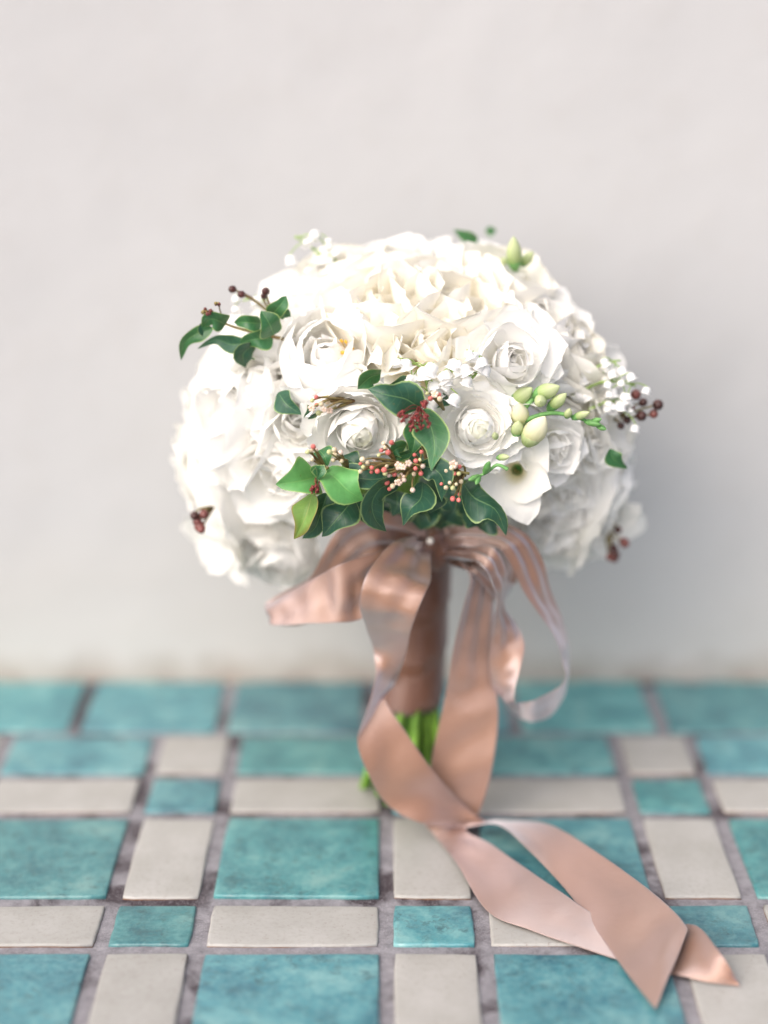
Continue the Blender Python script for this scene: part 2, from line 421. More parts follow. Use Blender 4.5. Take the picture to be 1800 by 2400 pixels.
for k in range(-2, 3):                                     # narrow and wide columns repeat every 0.1645 m
    o = k * 0.1640
    cols.append((o + 0.0060, o + 0.0522, 'N'))
    cols.append((o + 0.0617, o + 0.1612, 'W'))
rows = [(1.1250, 1.1853, 'W'), (1.0672, 1.1155, 'N'), (0.9560, 1.0580, 'W'), (0.9022, 0.9459, 'N'), (0.7920, 0.8925, 'W'), (0.7380, 0.7820, 'N')]
seed = 0
tiles = []
for (x0, x1, cx) in cols:
    for ri, (y0, y1, cy) in enumerate(rows):
        teal = (cx == cy)
        tiles.append((x0, x1, y0, y1, teal))
for k in range(-5, 5):                                     # border course against the wall, all turquoise
    x0 = -0.1140 + k * 0.1075
    tiles.append((x0, x0 + 0.0980, 1.1942, 1.2990, True))
for (x0, x1, y0, y1, teal) in tiles:
    seed += 1
    me, c = tile_mesh(x0, x1, y0, y1, M_TEAL if teal else M_TILEW, seed)
    link('tile', me, floor, Matrix.Translation(c + Vector((0, 0, rng.uniform(-.0003, .0003)))))
def build_wall():
    xs = [-3.0, -1.5, -0.8] + [-0.6 + 0.012 * i for i in range(101)] + [0.8, 1.5, 3.0]
    zs = [0.003, 0.006, 0.012] + [0.02 + 0.015 * i for i in range(60)] + [1.2, 1.8, 2.4]
    v = []
    for x in xs:
        for z in zs:
            y = 1.287 + noise.noise(Vector((x * 6, z * 6, 3))) * 0.0015 + noise.noise(Vector((x * 25, z * 25, 3))) * 0.0006
            if z < 0.02: y -= 0.004 * (1 - z / 0.02) * (0.6 + noise.noise(Vector((x * 40, 1, 7))))
            v.append(Vector((x, y, z + (noise.noise(Vector((x * 30, 5, 5))) * 0.002 if z < 0.01 else 0))))
    n = len(v)
    f = grid_faces(len(xs), len(zs))
    nz = len(zs)
    top = len(v); v += [Vector((-3, 1.5, 2.4)), Vector((3, 1.5, 2.4))]
    f.append(tuple([i * nz + nz - 1 for i in range(len(xs))] + [top + 1, top]))
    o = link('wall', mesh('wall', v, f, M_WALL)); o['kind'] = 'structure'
build_wall()

# ------------------------------------------------------------------ petals and flowers
def petal_mesh(rb, L, th0, th1, W, phi, r, curl=0.0, ruf=0.05, um=0.62, base=0.3, rc=None, nu=10, nv=9, mat=None, power=1.0, z0=0.0, notch=0.0, twist=0.0, imbr=0.11):
    th0, th1 = math.radians(th0), math.radians(th1)
    R, Z = [rb], [z0]
    steps = nu - 1
    ths = []
    for i in range(steps):
        u = (i + 0.5) / steps
        th = lerp(th0, th1, u ** power) + curl * max(0, u - 0.6) ** 2 * 6.0
        ths.append(th)
        R.append(R[-1] + math.sin(th) * L / steps); Z.append(Z[-1] + math.cos(th) * L / steps)
    ths.append(ths[-1])
    p1, p2, p3 = r.uniform(0, 6.28), r.uniform(0, 6.28), r.uniform(0, 6.28)
    k1, k2 = r.uniform(1.6, 2.6), r.uniform(3.5, 5.5)
    verts, uvs = [], []
    skew = r.uniform(-.08, .08)
    for i in range(nu):
        u = i / (nu - 1)
        uu = min(u, 0.992)
        w = (base + (1 - base) * math.sin(min(1, uu / um) * math.pi / 2)) if uu < um else math.sqrt(max(0.0, 1 - ((uu - um) / (1 - um)) ** 2)) ** 0.85
        w *= W * 0.5
        Rc = rc if rc else max(0.16, abs(R[i]) * 0.95 + 0.08)
        for j in range(nv):
            v = j / (nv - 1) * 2 - 1
            sarc = v * w
            a = max(-2.2, min(2.2, sarc / Rc))
            y = Rc * math.sin(a); x = R[i] - Rc * (1 - math.cos(a))
            nx, nz_ = math.cos(ths[i]), -math.sin(ths[i])
            e = ruf * L * (u ** 2) * (0.35 + 0.65 * v * v)
            d = e * (math.sin(k1 * v * 2 + p1) + 0.6 * math.sin(k2 * v * 2 + p2)) + ruf * 0.35 * L * u * math.sin(3.0 * v + 5 * u + p3)
            x += imbr * v * math.sqrt(u) * (1 if w > .02 else 0) * min(1.0, L)
            lip = 0.05 * L * curl * (abs(v) ** 3) * u
            dl = -notch * L * math.exp(-(v * 3.2) ** 2) * smooth((u - .6) / .4)
            x += nx * (d + lip) + math.sin(ths[i]) * dl; z = Z[i] + nz_ * (d + lip) + math.cos(ths[i]) * dl
            y += skew * L * u * u
            ca, sa = math.cos(phi + twist * u), math.sin(phi + twist * u)
            verts.append(Vector((x * ca - y * sa, x * sa + y * ca, z))); uvs.append((u, v * 0.5 + 0.5))
    return mesh('petal', verts, grid_faces(nu, nv), mat, uvs)

def proto_rose(seed, mat, open_=1.0, n_scale=1.0):
    r = random.Random(seed); out = []
    rings = [(3, .02, .60, 18, -30, .62, 0), (3, .04, .74, 36, -34, 1.0, 0), (4, .06, .90, 58, -32, 1.3, .02), (4, .08, 1.06, 80, -18, 1.55, .06), (5, .09, 1.16, 100, 14, 1.6, .22), (4, .09, 1.10, 106, 44, 1.5, .3)]
    ph = r.uniform(0, 6)
    for (n, rb, L, t0, t1, W, curl) in rings:
        n = max(3, round(n * n_scale)); ph += r.uniform(.4, .9)
        for k in range(n):
            out.append(('petal', petal_mesh(rb, L * r.uniform(.93, 1.08), t0 * open_ + r.uniform(-4, 4), t1 * open_ + r.uniform(-8, 8), W * r.uniform(.92, 1.1), ph + 6.283 * k / n + r.uniform(-.15, .15), r,
                                            curl * r.uniform(.4, 1.4), 0.02 + .025 * curl, mat=mat, nu=11, nv=11, notch=.03)))
    return out
def proto_ranunculus(seed, mats):
    r = random.Random(seed); out = []
    ph = r.uniform(0, 6); zc = .40
    for i in range(6):                                        # tight button: petals lie on a small sphere, each row opening a little wider
        rho, beta = .22 + .022 * i, 6 + 8.5 * i; ph += .75
        for k in range(3):
            b = beta + r.uniform(-4, 4); q = rho * r.uniform(.98, 1.03)
            out.append(('petal', petal_mesh(.01, q * math.radians(180 - b), 90, -(90 - b), 2.2 * q * r.uniform(.9, 1.1), ph + 2.094 * k + r.uniform(-.12, .12), r, .05, .012, um=.80, base=.5, mat=mats[0] if i < 3 else mats[1], nu=12, nv=10, z0=zc - q * .98, imbr=.03)))
    for (n, L, t0, t1, W, ruf) in [(4, .66, 92, -34, .80, .02), (4, .76, 94, -18, .92, .024), (5, .84, 96, 0, 1.0, .03), (5, .90, 96, 20, 1.1, .035), (5, .96, 98, 38, 1.15, .045), (6, 1.0, 99, 56, 1.15, .05), (6, 1.0, 102, 72, 1.15, .055)]:
        ph += .65
        for k in range(n):
            out.append(('petal', petal_mesh(.05, L * r.uniform(.94, 1.06), t0 + r.uniform(-3, 3), t1 + r.uniform(-7, 7), W * r.uniform(.92, 1.1), ph + 6.283 * k / n + r.uniform(-.15, .15), r, .05, ruf, um=.66, base=.5, mat=mats[1], nu=12, nv=11, imbr=.07)))
    m = MB(); m.ball(Vector((0, 0, .40)), .20, 12, 8)
    out.append(('flower_heart', m.build('flower_heart', M_RANGREEN)))
    return out
def stamens(r, n, spread, h0, h1, s=1.0):
    m = MB()
    for k in range(n):
        a, d = r.uniform(0, 6.28), r.uniform(.02, spread)
        b = Vector((math.cos(a) * d * .5, math.sin(a) * d * .5, .05)); e = Vector((math.cos(a) * d * 1.6, math.sin(a) * d * 1.6, r.uniform(h0, h1)))
        m.tube([b, b.lerp(e, .6), e], [.012 * s, .01 * s, .01 * s], 5); m.ball(e, .03 * s, 6, 4, 1.5)
    return ('stamens', m.build('stamens', M_STAMEN))
def proto_peony(seed, mat):
    r = random.Random(seed); out = []
    for (n, rb, L, t0, t1, W, curl, ruf, off) in [(4, .05, .95, 56, -46, 1.05, 0, .04, .2), (5, .08, 1.25, 84, -38, 1.35, .1, .04, .8), (5, .09, 1.32, 96, -14, 1.45, .35, .045, .2), (4, .09, 1.3, 108, 22, 1.4, .8, .06, .6)]:
        for k in range(n):
            out.append(('petal', petal_mesh(rb, L * r.uniform(.92, 1.08), t0 + r.uniform(-6, 6), t1 + r.uniform(-8, 8), W * r.uniform(.9, 1.1), off + 6.283 * k / n + r.uniform(-.2, .2), r, curl * r.uniform(.5, 1.3), ruf, nu=12, nv=11, mat=mat)))
    out.append(stamens(r, 20, .16, .35, .5))
    return out
def proto_globe(seed, mat):
    """half closed globe of broad overlapping petals, open on one side (+X) where taller petals flare away"""
    r = random.Random(seed); out = []
    for (deg, rb, L, t0, t1, W, curl, ruf) in [(150, .05, 1.35, 86, -62, 1.5, 0, .02), (215, .05, 1.45, 92, -60, 1.5, 0, .025), (285, .05, 1.25, 90, -52, 1.3, .05, .025), (75, .05, 1.30, 80, -40, 1.3, .05, .03), (180, .09, 1.55, 108, -62, 1.7, .0, .025), (250, .09, 1.5, 112, -44, 1.5, .2, .03), (120, .09, 1.5, 108, -46, 1.5, .1, .03),
                                               (-10, .04, 1.22, 48, -2, 1.05, .3, .05), (28, .05, 1.32, 58, 8, 1.15, .4, .05), (-42, .06, 1.28, 66, 14, 1.1, .5, .05), (8, .08, 1.4, 82, 34, 1.25, .5, .05), (-75, .08, 1.25, 90, 30, 1.2, .6, .05), (60, .08, 1.3, 88, 20, 1.2, .5, .05), (150, .03, 1.05, 50, -50, 1.1, 0, .03), (260, .03, 1.0, 46, -46, 1.0, 0, .03), (330, .04, 1.0, 40, -24, .8, .1, .05), (95, .04, 1.05, 48, -34, .9, .05, .04)]:
        out.append(('petal', petal_mesh(rb, L, t0, t1, W, math.radians(deg), r, curl, ruf, nu=14, nv=13, mat=mat, imbr=.03)))
    sx = stamens(r, 9, .10, .50, .62, 1.0)
    for v in sx[1].vertices: v.co.x += .30; v.co.z += .12
    out.append(sx)
    return out
def proto_ruffled(seed, mat):
    r = random.Random(seed); out = []; ph = r.uniform(0, 6)
    for (n, rb, L, t0, t1, W, curl, ruf) in [(3, .03, .80, 22, -26, .9, 0, .05), (3, .05, .95, 44, -16, 1.35, 0, .06), (4, .07, 1.12, 70, 2, 1.7, .05, .07), (5, .09, 1.2, 94, 30, 1.8, .1, .08)]:
        ph += r.uniform(.5, .9)
        for k in range(n):
            out.append(('petal', petal_mesh(rb, L * r.uniform(.92, 1.08), t0 + r.uniform(-5, 5), t1 + r.uniform(-8, 8), W * r.uniform(.92, 1.08), ph + 6.283 * k / n + r.uniform(-.2, .2), r, curl, ruf * .55, um=.7, nu=14, nv=13, mat=mat, rc=.5 + .35 * rb * 10 * L)))
    return out
def proto_freesia(seed, mat):
    r = random.Random(seed); out = []
    ph = r.uniform(0, 6)
    for ring in range(2):
        for k in range(3):
            out.append(('petal', petal_mesh(.07, 1.75 - .1 * ring, 6 + 3 * ring, 84 - 22 * ring + r.uniform(-10, 10), 1.30, ph + 2.094 * k + 1.047 * ring + r.uniform(-.1, .1), r, .15 * r.uniform(0, 1.5), .035, um=.74, base=.24, power=1.15, nu=13, nv=11, mat=mat, z0=-.5)))
    m = MB(); m.lathe([(.001, -.75), (.09, -.72), (.12, -.5), (.13, -.2), (.10, -.15)], 10)
    out.append(('calyx', m.build('calyx', M_CALYX)))
    return out

bouquet = empty('bouquet', None, Matrix.Translation((0.016, 1.095, 0.004)))
bouquet['label'] = 'white bridal bouquet of roses, ranunculus and freesia standing upright on turquoise tiles'
bouquet['category'] = 'bouquet'
B_INV = bouquet.matrix_basis.inverted()
def bpart(name, me, label=None):
    o = link(name, me, bouquet, B_INV.copy())
    if label: o['label'] = label
    return o

HEAD_C = at(962, 925, 1.158)
AX = Vector((0.142, 0.124, 0.102))
CORE = Vector((0.02, 1.115, 0.19))
def shell(px, py, scale=1.0):
    d = ray(px, py); o = ORIGIN - HEAD_C
    A = Vector((d.x / AX.x, d.y / AX.y, d.z / AX.z)); O = Vector((o.x / AX.x, o.y / AX.y, o.z / AX.z))
    a, b, c = A.dot(A), 2 * A.dot(O), O.dot(O) - scale * scale
    D = b * b - 4 * a * c
    t = (-b - math.sqrt(D)) / (2 * a) if D > 0 else -b / (2 * a)
    return ORIGIN + d * t
def outward(p):
    q = p - HEAD_C
    g = Vector((q.x / AX.x ** 2, q.y / AX.y ** 2, q.z / AX.z ** 2)).normalized()
    return (g * 0.7 + (p - CORE).normalized() * 0.45).normalized()
PROTOS = {}
def proto(kind, var):
    key = (kind, var)
    if key not in PROTOS:
        s = sum(map(ord, kind)) * 13 + var
        PROTOS[key] = {'rose': lambda: proto_rose(s, M_WHITE), 'cream_rose': lambda: proto_rose(s, M_CREAM), 'rosebud': lambda: proto_rose(s, M_WHITE, .62, .8),
                       'ranunculus': lambda: proto_ranunculus(s, (M_RANGREEN, M_RANUN)), 'peony': lambda: proto_peony(s, M_WHITE), 'ruffled': lambda: proto_ruffled(s, M_WHITE), 'cream_ruffled': lambda: proto_ruffled(s, M_CREAM), 'globe': lambda: proto_globe(s, M_WHITE), 'freesia': lambda: proto_freesia(s, M_FREESIA)}[kind]()
    return PROTOS[key]
def flower(kind, px, py, R, var=0, face=None, dy=0.0, spin=0.0, lift=0.45, name=None, label=None, squash=1.0, Y=None):
    P = at(px, py, Y) if Y else shell(px, py)
    if dy: P = at(px, py, P.y + dy)
    d = Vector(face).normalized() if face else outward(P)
    q = Vector((0, 0, 1)).rotation_difference(d).to_matrix().to_4x4()
    M = Matrix.Translation(P - d * R * lift) @ q @ Matrix.Rotation(spin, 4, 'Z') @ Matrix.Diagonal((R, R, R * squash, 1))
    e = empty(name or {'cream_rose': 'rose', 'rosebud': 'rose', 'ruffled': 'lisianthus', 'cream_ruffled': 'lisianthus'}.get(kind, kind), bouquet, B_INV @ M)
    if label: e['label'] = label
    for (n, me) in proto(kind, var):
        link(n, me, e)
    return e

# in and near focus
flower('globe', 766, 838, .0385, 0, (-.28, -.72, .62), -.004, 0.0, .55, name='peony', label='large cupped white peony with yellow stamens')
flower('ranunculus', 842, 1008, .0325, 0, (.10, -.86, -.36), -.016, .4, .35, label='white ranunculus with a pale green heart, tipped downward')
flower('ranunculus', 1117, 1000, .0300, 1, (.06, -.96, .20), -.014, 1.4, .35, label='round white ranunculus facing forward with a tight swirl')
flower('freesia', 1203, 1112, .0255, 0, (-.20, -.92, .10), -.012, .3, .45, label='open white freesia with a yellow throat')
flower('ruffled', 1298, 1052, .0205, 1, (.30, -.90, .05), -.016, 1.7, .45)
flower('rosebud', 1388, 1055, .0175, 0, (.35, -.85, .15), -.016, .2, .5)
flower('ruffled', 1330, 1150, .0200, 0, (.20, -.90, -.25), -.006, 2.0, .45)
flower('rose', 1196, 846, .0290, 1, (.15, -.84, .42), -.016, 1.1, .45)
# left side
for a in [('ruffled', 548, 975, .044, 0), ('ruffled', 652, 1092, .036, 2, (-.22, -.94, -.02)), ('freesia', 478, 1075, .031, 1), ('ruffled', 520, 1165, .038, 1), ('ruffled', 615, 1250, .038, 0, (-.35, -.75, -.35)),
          ('globe', 668, 1300, .028, 1, (-.15, -.70, -.55)), ('freesia', 470, 985, .029, 0), ('rose', 592, 905, .030, 1), ('rose', 700, 985, .026, 2, (-.2, -.8, .2)), ('freesia', 520, 1262, .029, 0, (-.6, -.5, -.4)),
          ('freesia', 448, 1120, .023, 1), ('freesia', 560, 840, .029, 0)]:
    flower(*a[:5], face=a[5] if len(a) > 5 else None, spin=a[1] * .37, name='peony' if a[0] == 'globe' else None)
# top and right, creamy towards the back
for a in [('cream_ruffled', 895, 742, .048, 0), ('cream_ruffled', 1035, 725, .050, 1), ('cream_ruffled', 1020, 822, .034, 2), ('ruffled', 935, 648, .040, 1), ('ruffled', 1068, 640, .042, 2), ('cream_ruffled', 1170, 690, .044, 0), 
          ('rose', 1262, 768, .042, 1), ('cream_rose', 1345, 830, .036, 0), ('freesia', 1238, 690, .026, 1), ('cream_ruffled', 812, 660, .040, 1), ('ruffled', 715, 705, .040, 2), ('ruffled', 1150, 612, .024, 1), ('rose', 1290, 868, .032, 2),
          ('rose', 640, 790, .028, 1), ('freesia', 866, 618, .026, 0), ('freesia', 1400, 900, .030, 1), ('freesia', 990, 592, .024, 1), ('freesia', 1318, 768, .024, 0), ('freesia', 1400, 980, .028, 0)]:
    flower(*a[:5], face=a[5] if len(a) > 5 else None, spin=a[1] * .37, dy=max(0, 780 - a[2]) * .00017)
# lower right
for a in [('ruffled', 1418, 1145, .036, 0), ('freesia', 1385, 1212, .033, 1), ('ruffled', 1330, 1255, .034, 2, (.25, -.70, -.45)), ('rose', 1282, 1195, .028, 2, (.1, -.9, -.3)), ('freesia', 1445, 1070, .026, 1), ('freesia', 1258, 1240, .024, 0, (0, -.7, -.6)),
          ('freesia', 1415, 1222, .026, 0, (.4, -.75, -.35))]:
    flower(*a[:5], face=a[5] if len(a) > 5 else None, spin=a[1] * .37)

# ------------------------------------------------------------------ leaves
def leaf(pts, width, mat=None, fold=0.35, wave=0.06, roll=0.0, seed=0, skew=0.0, parent=None, power=0.74):
    """pts: (px, py, Y) along the midrib from base to tip."""
    r = random.Random(seed * 31 + 5)
    sp = spline([at(*p) for p in pts], 15)
    n = len(sp); nv = 9
    verts, uvs = [], []
    p1, p2 = r.uniform(0, 6), r.uniform(0, 6)
    for i, p in enumerate(sp):
        u = i / (n - 1)
        t = (sp[min(i + 1, n - 1)] - sp[max(i - 1, 0)]).normalized()
        view = (ORIGIN - p).normalized()
        side = t.cross(view).normalized(); nrm = side.cross(t).normalized()
        rr = roll + 0.45 * math.sin(3 * u + p1) * (1 if seed else 0)
        side, nrm = side * math.cos(rr) + nrm * math.sin(rr), nrm * math.cos(rr) - side * math.sin(rr)
        w = width * 0.60 * (max(0.0, math.sin(math.pi * min(1, u ** power * 0.985 + .012)))) ** 1.22
        for j in range(nv):
            v = j / (nv - 1) * 2 - 1
            s = v * w * (1 + .20 * math.sin(8.5 * u + (p2 if v > 0 else p1 + 2)) * (1 if seed else 0))
            h = fold * abs(s) * (1 - .35 * abs(v)) + width * (wave * 1.7) * (v * v) * math.sin(7.5 * u + (p1 if v > 0 else p2)) * (4 * u * (1 - u))
            verts.append(p + side * s + nrm * h); uvs.append((u, v))
    me = mesh('leaf', verts, grid_faces(n, nv), mat or M_LEAFD, uvs)
    return bpart('leaf', me)
F = 1.012     # distance of the sharp leaves
leaf([(985, 958, F), (950, 935, F - .006), (905, 925, F - .010), (862, 912, F - .006)], .0165, M_LEAFD, .25, .14, 0, 1)
leaf([(985, 962, F), (1010, 1000, F - .008), (1018, 1050, F - .014), (1011, 1104, F - .018)], .0165, M_LEAFM, .45, .03, -.5, 2)
leaf([(968, 985, F + .008), (972, 1030, F), (962, 1072, F)], .010, M_LEAFM, .5, .05, .2, 3)
leaf([(742, 1118, F - .006), (700, 1128, F - .016), (646, 1135, F - .020)], .0185, M_LEAFB, .6, .02, .1, 4)
leaf([(760, 1100, F - .006), (785, 1120, F - .018), (815, 1150, F - .022), (853, 1172, F - .018)], .0215, M_LEAFB, .30, .02, .15, 5)
leaf([(732, 1155, F - .008), (722, 1195, F - .014), (707, 1232, F - .016), (689, 1264, F - .014)], .0125, M_LEAFY, .55, .03, -.2, 6)
leaf([(768, 1155, F + .004), (752, 1200, F - .004), (738, 1238, F - .004), (708, 1262, F)], .0125, M_LEAFD, .5, .08, .5, 7)
leaf([(828, 1170, F), (805, 1198, F - .008), (780, 1228, F - .010), (754, 1258, F - .008)], .0165, M_LEAFD, .3, .10, .1, 8)
leaf([(940, 1132, F - .008), (896, 1142, F - .018), (872, 1178, F - .022), (880, 1218, F - .018), (906, 1246, F - .010)], .0165, M_LEAFD, .2, .08, .35, 9)
leaf([(990, 1130, F), (986, 1168, F - .010), (962, 1194, F - .014), (944, 1232, F - .008)], .0145, M_LEAFD, .45, .05, -.1, 10)
leaf([(1010, 1140, F + .012), (1012, 1170, F + .006), (1005, 1205, F + .006)], .014, M_LEAFD, .4, .05, .3, 28)
leaf([(1088, 1135, F + .004), (1110, 1165, F - .008), (1162, 1195, F - .012), (1186, 1256, F - .006)], .0190, M_LEAFD, .35, .10, -.15, 11)
leaf([(985, 1092, F - .008), (1020, 1100, F - .016), (1040, 1130, F - .018), (1036, 1177, F - .016)], .0135, M_LEAFD, .3, .10, -.5, 12)
leaf([(800, 1095, F), (840, 1120, F - .010), (890, 1122, F - .010), (922, 1105, F - .006)], .013, M_LEAFD, .4, .04, .5, 13)
leaf([(850, 1160, F + .012), (858, 1195, F + .006), (873, 1235, F + .006)], .011, M_LEAFD, .4, .06, 0, 14)
leaf([(892, 878, F + .004), (866, 885, F), (838, 912, F)], .0125, M_LEAFM, .4, .05, .3, 15)
leaf([(652, 920, F + .03), (672, 948, F + .022), (708, 972, F + .02)], .0105, M_LEAFD, .4, .08, .2, 16)
leaf([(745, 955, F + .015), (730, 968, F + .012), (712, 980, F + .012)], .008, M_LEAFD, .4, .05, .2, 29)
leaf([(1165, 1205, F + .03), (1140, 1225, F + .025), (1122, 1240, F + .03)], .014, M_LEAFD, .3, .05, 0, 17)
leaf([(960, 895, F + .01), (935, 900, F + .004), (905, 908, F + .004)], .007, M_LEAFD, .4, .08, .6, 18)
leaf([(950, 1048, F - .004), (930, 1052, F - .010), (912, 1068, F - .008)], .0085, M_LEAFM, .5, .04, .2, 19)
leaf([(962, 1062, F - .004), (940, 1068, F - .008), (925, 1075, F - .008)], .006, M_LEAFM, .5, .04, .2, 20)
leaf([(735, 1115, F - .012), (752, 1104, F - .022), (742, 1125, F - .024)], .0075, M_LEAFM, .6, .04, .4, 21)
leaf([(748, 1055, F + .006), (760, 1070, F), (768, 1092, F)], .010, M_LEAFM, .4, .04, .2, 22)
leaf([(800, 1070, F + .006), (825, 1082, F + .002), (848, 1098, F)], .010, M_LEAFD, .4, .04, .3, 23)
leaf([(1050, 930, F + .012), (1030, 940, F + .006), (1000, 955, F + .004)], .008, M_LEAFD, .4, .05, .3, 24)
for s, (x, y, x2, y2, w) in enumerate([(1030, 1150, 1060, 1200, .012), (930, 1150, 920, 1210, .012), (880, 1100, 870, 1160, .014), (1060, 1130, 1075, 1190, .013), (800, 1150, 790, 1215, .014), (760, 1185, 735, 1235, .012), (1090, 1200, 1120, 1235, .012),
                                       (985, 1035, 960, 1090, .012), (900, 1085, 880, 1130, .012), (1005, 1090, 1060, 1110, .012)]):
    leaf([(x, y, F + .035), ((x + x2) / 2 + 6, (y + y2) / 2, F + .026), (x2, y2, F + .028)], w, M_LEAFD, .35, .08, .3 * (-1) ** s, 40 + s)
for s, (x, y, x2, y2, w) in enumerate([(940, 1165, 925, 1235, .02), (985, 1170, 985, 1245, .022), (1025, 1165, 1035, 1240, .022), (1065, 1165, 1085, 1235, .02), (1000, 1120, 1010, 1190, .024), (900, 1160, 890, 1225, .018), (1100, 1150, 1130, 1215, .02)]):
    leaf([(x, y, F + .055), ((x + x2) / 2 + 6 * (-1) ** s, (y + y2) / 2, F + .048), (x2, y2, F + .052)], w, M_LEAFD, .35, .08, .3 * (-1) ** s, 90 + s)  # leaves added to darken the gap above the knot, which is only shade
# sprig sticking out on the left
G = 1.062
for s, (p, w, m, f, ro) in enumerate([([(528, 762, G), (512, 752, G - .006), (492, 748, G - .006), (474, 768, G)], .0125, M_LEAFM, .3, .2), ([(500, 770, G), (462, 782, G), (432, 806, G), (424, 845, G)], .0085, M_LEAFM, .4, .5),
                                      ([(590, 800, G), (545, 808, G), (505, 796, G), (462, 818, G)], .0085, M_LEAFD, .4, .5), ([(612, 758, G), (580, 756, G - .006), (548, 755, G)], .0085, M_LEAFM, .5, .3),
                                      ([(642, 785, G - .004), (632, 760, G - .010), (612, 728, G - .008)], .0135, M_LEAFM, .25, .1), ([(635, 740, G), (655, 718, G - .004), (671, 694, G)], .0095, M_LEAFM, .4, .1),
                                      ([(600, 805, G), (570, 830, G - .006), (576, 862, G)], .0105, M_LEAFD, .5, .2), ([(640, 795, G), (600, 795, G - .006), (562, 802, G)], .0115, M_LEAFM, .4, .3), ([(655, 745, G), (668, 735, G), (682, 742, G)], .006, M_LEAFM, .3, .1),
                                      ([(490, 762, G + .004), (476, 772, G), (482, 792, G)], .0065, M_LEAFD, .3, .1)]):
    leaf(p, w, m, f, .05, ro, 60 + s)
leaf([(1120, 566, 1.15), (1095, 552, 1.15), (1062, 538, 1.15)], .008, M_LEAFM, .4, .05, .3, 80)
leaf([(1158, 548, 1.17), (1150, 540, 1.17), (1146, 530, 1.17)], .007, M_LEAFM, .3, .05, .1, 81)
leaf([(1428, 1052, 1.05), (1440, 1078, 1.05), (1472, 1098, 1.055)], .008, M_LEAFM, .4, .08, .2, 82)


# ------------------------------------------------------------------ small sprays
def cluster(name, spots, Y, root, mats, r0, opened=0.0, seed=1, label=None, twig=M_TWIG, dy=.008, piece='bud', tw=.0006):
    r = random.Random(seed)
    e = empty(name, bouquet, B_INV.copy())
    if label: e['label'] = label
    m = MB(); R0 = at(*root, Y + .012)
    for (x, y) in spots:
        p = at(x, y, Y + r.uniform(-dy, dy * .3))
        mid = R0.lerp(p, .6) + Vector((r.uniform(-.002, .002), 0, r.uniform(-.001, .003)))
        if len(spots) < 14 or r.random() < .22: m.tube(spline([R0, mid, p], 7), [tw * lerp(1.4, .8, k / 6) for k in range(7)], 5)
        d = ((p - mid).normalized() + Vector((r.uniform(-.4, .4), -.8, r.uniform(-.3, .4)))).normalized()
        rr = r0 * r.uniform(.75, 1.2)
        if r.random() < opened:
            b = MB(); q = Matrix.Translation(p) @ Vector((0, 0, 1)).rotation_difference(d).to_matrix().to_4x4()
            for k in range(5):
                a = k * 1.2566; c = q @ Vector((math.cos(a) * rr * 1.0, math.sin(a) * rr * 1.0, rr * .5))
                b.ball(c, rr * .75, 7, 5, .7, d)
            link('floret', b.build('floret', M_BLUSH), e)
            b = MB(); b.ball(p + d * rr * .55, rr * .38, 6, 4); link('floret_eye', b.build('floret_eye', M_CREAMBUD), e)
        else:
            b = MB(); b.ball(p, rr, 8, 6, r.uniform(1.0, 1.25), d); link(piece, b.build(piece, r.choice(mats)), e)
    link('twig', m.build('twig', twig), e)
    return e
def scatter(n, x0, x1, y0, y1, seed):
    r = random.Random(seed); pts = []
    for _ in range(4000):
        if len(pts) >= n: break
        p = (r.uniform(x0, x1), r.uniform(y0, y1))
        if all((p[0] - q[0]) ** 2 + (p[1] - q[1]) ** 2 > 90 for q in pts): pts.append(p)
    return pts
VM = [M_PINK, M_CREAMBUD, M_CREAMBUD, M_PALEBUD, M_PINK, M_BLUSH]
VF = F - .016
for k, (n, x0, x1, y0, y1, root, op) in enumerate([(13, 838, 912, 1076, 1112, (960, 1090), .25), (13, 902, 968, 1085, 1152, (975, 1095), .45), (8, 966, 996, 1050, 1120, (985, 1100), .2), (9, 1032, 1082, 1084, 1112, (1090, 1115), .25),
                                                   (9, 1034, 1082, 1128, 1172, (1085, 1110), .3), (6, 772, 808, 1050, 1082, (815, 1100), .4), (5, 720, 742, 1042, 1086, (765, 1100), .1), (6, 888, 920, 1032, 1068, (930, 1085), 0), (9, 726, 778, 924, 968, (830, 940), .25),
                                                   (5, 1000, 1034, 920, 942, (1040, 960), .5)]):
    cluster('viburnum_cluster', scatter(n, x0, x1, y0, y1, 11 + k), VF + (.012 if k > 7 else 0), root, VM, .00145, op * .55, 100 + k, twig=M_TWIG)
def redhead(x, y, w, h, n, seed):
    r = random.Random(seed); pts = []
    while len(pts) < n:
        a, d = r.uniform(0, 6.283), math.sqrt(r.random())
        pts.append((x + math.cos(a) * d * w, y + math.sin(a) * d * h))
    return pts
cluster('viburnum_cluster', redhead(985, 990, 25, 22, 62, 3) + redhead(944, 976, 13, 12, 20, 5) + redhead(962, 1004, 9, 9, 10, 15), F - .018, (985, 955), [M_RED], .00085, 0, 150, 'tight cluster of tiny dark red buds', M_RED, .009, 'bud', .00022)
cluster('viburnum_cluster', redhead(994, 947, 10, 8, 16, 4), F - .014, (985, 962), [M_RED], .00085, 0, 151, None, M_RED, .004, 'bud', .00022)
cluster('viburnum_cluster', redhead(738, 1147, 11, 11, 26, 6), F - .022, (748, 1118), [M_RED], .00085, 0, 152, None, M_RED, .004, 'bud', .00022)
cluster('viburnum_cluster', redhead(487, 728, 14, 8, 14, 8) + redhead(510, 712, 6, 5, 6, 9), G - .006, (528, 760), [M_BERRYRED, M_TWIG], .0012, 0, 153, None, M_TWIG, .004, 'bud', .0004)
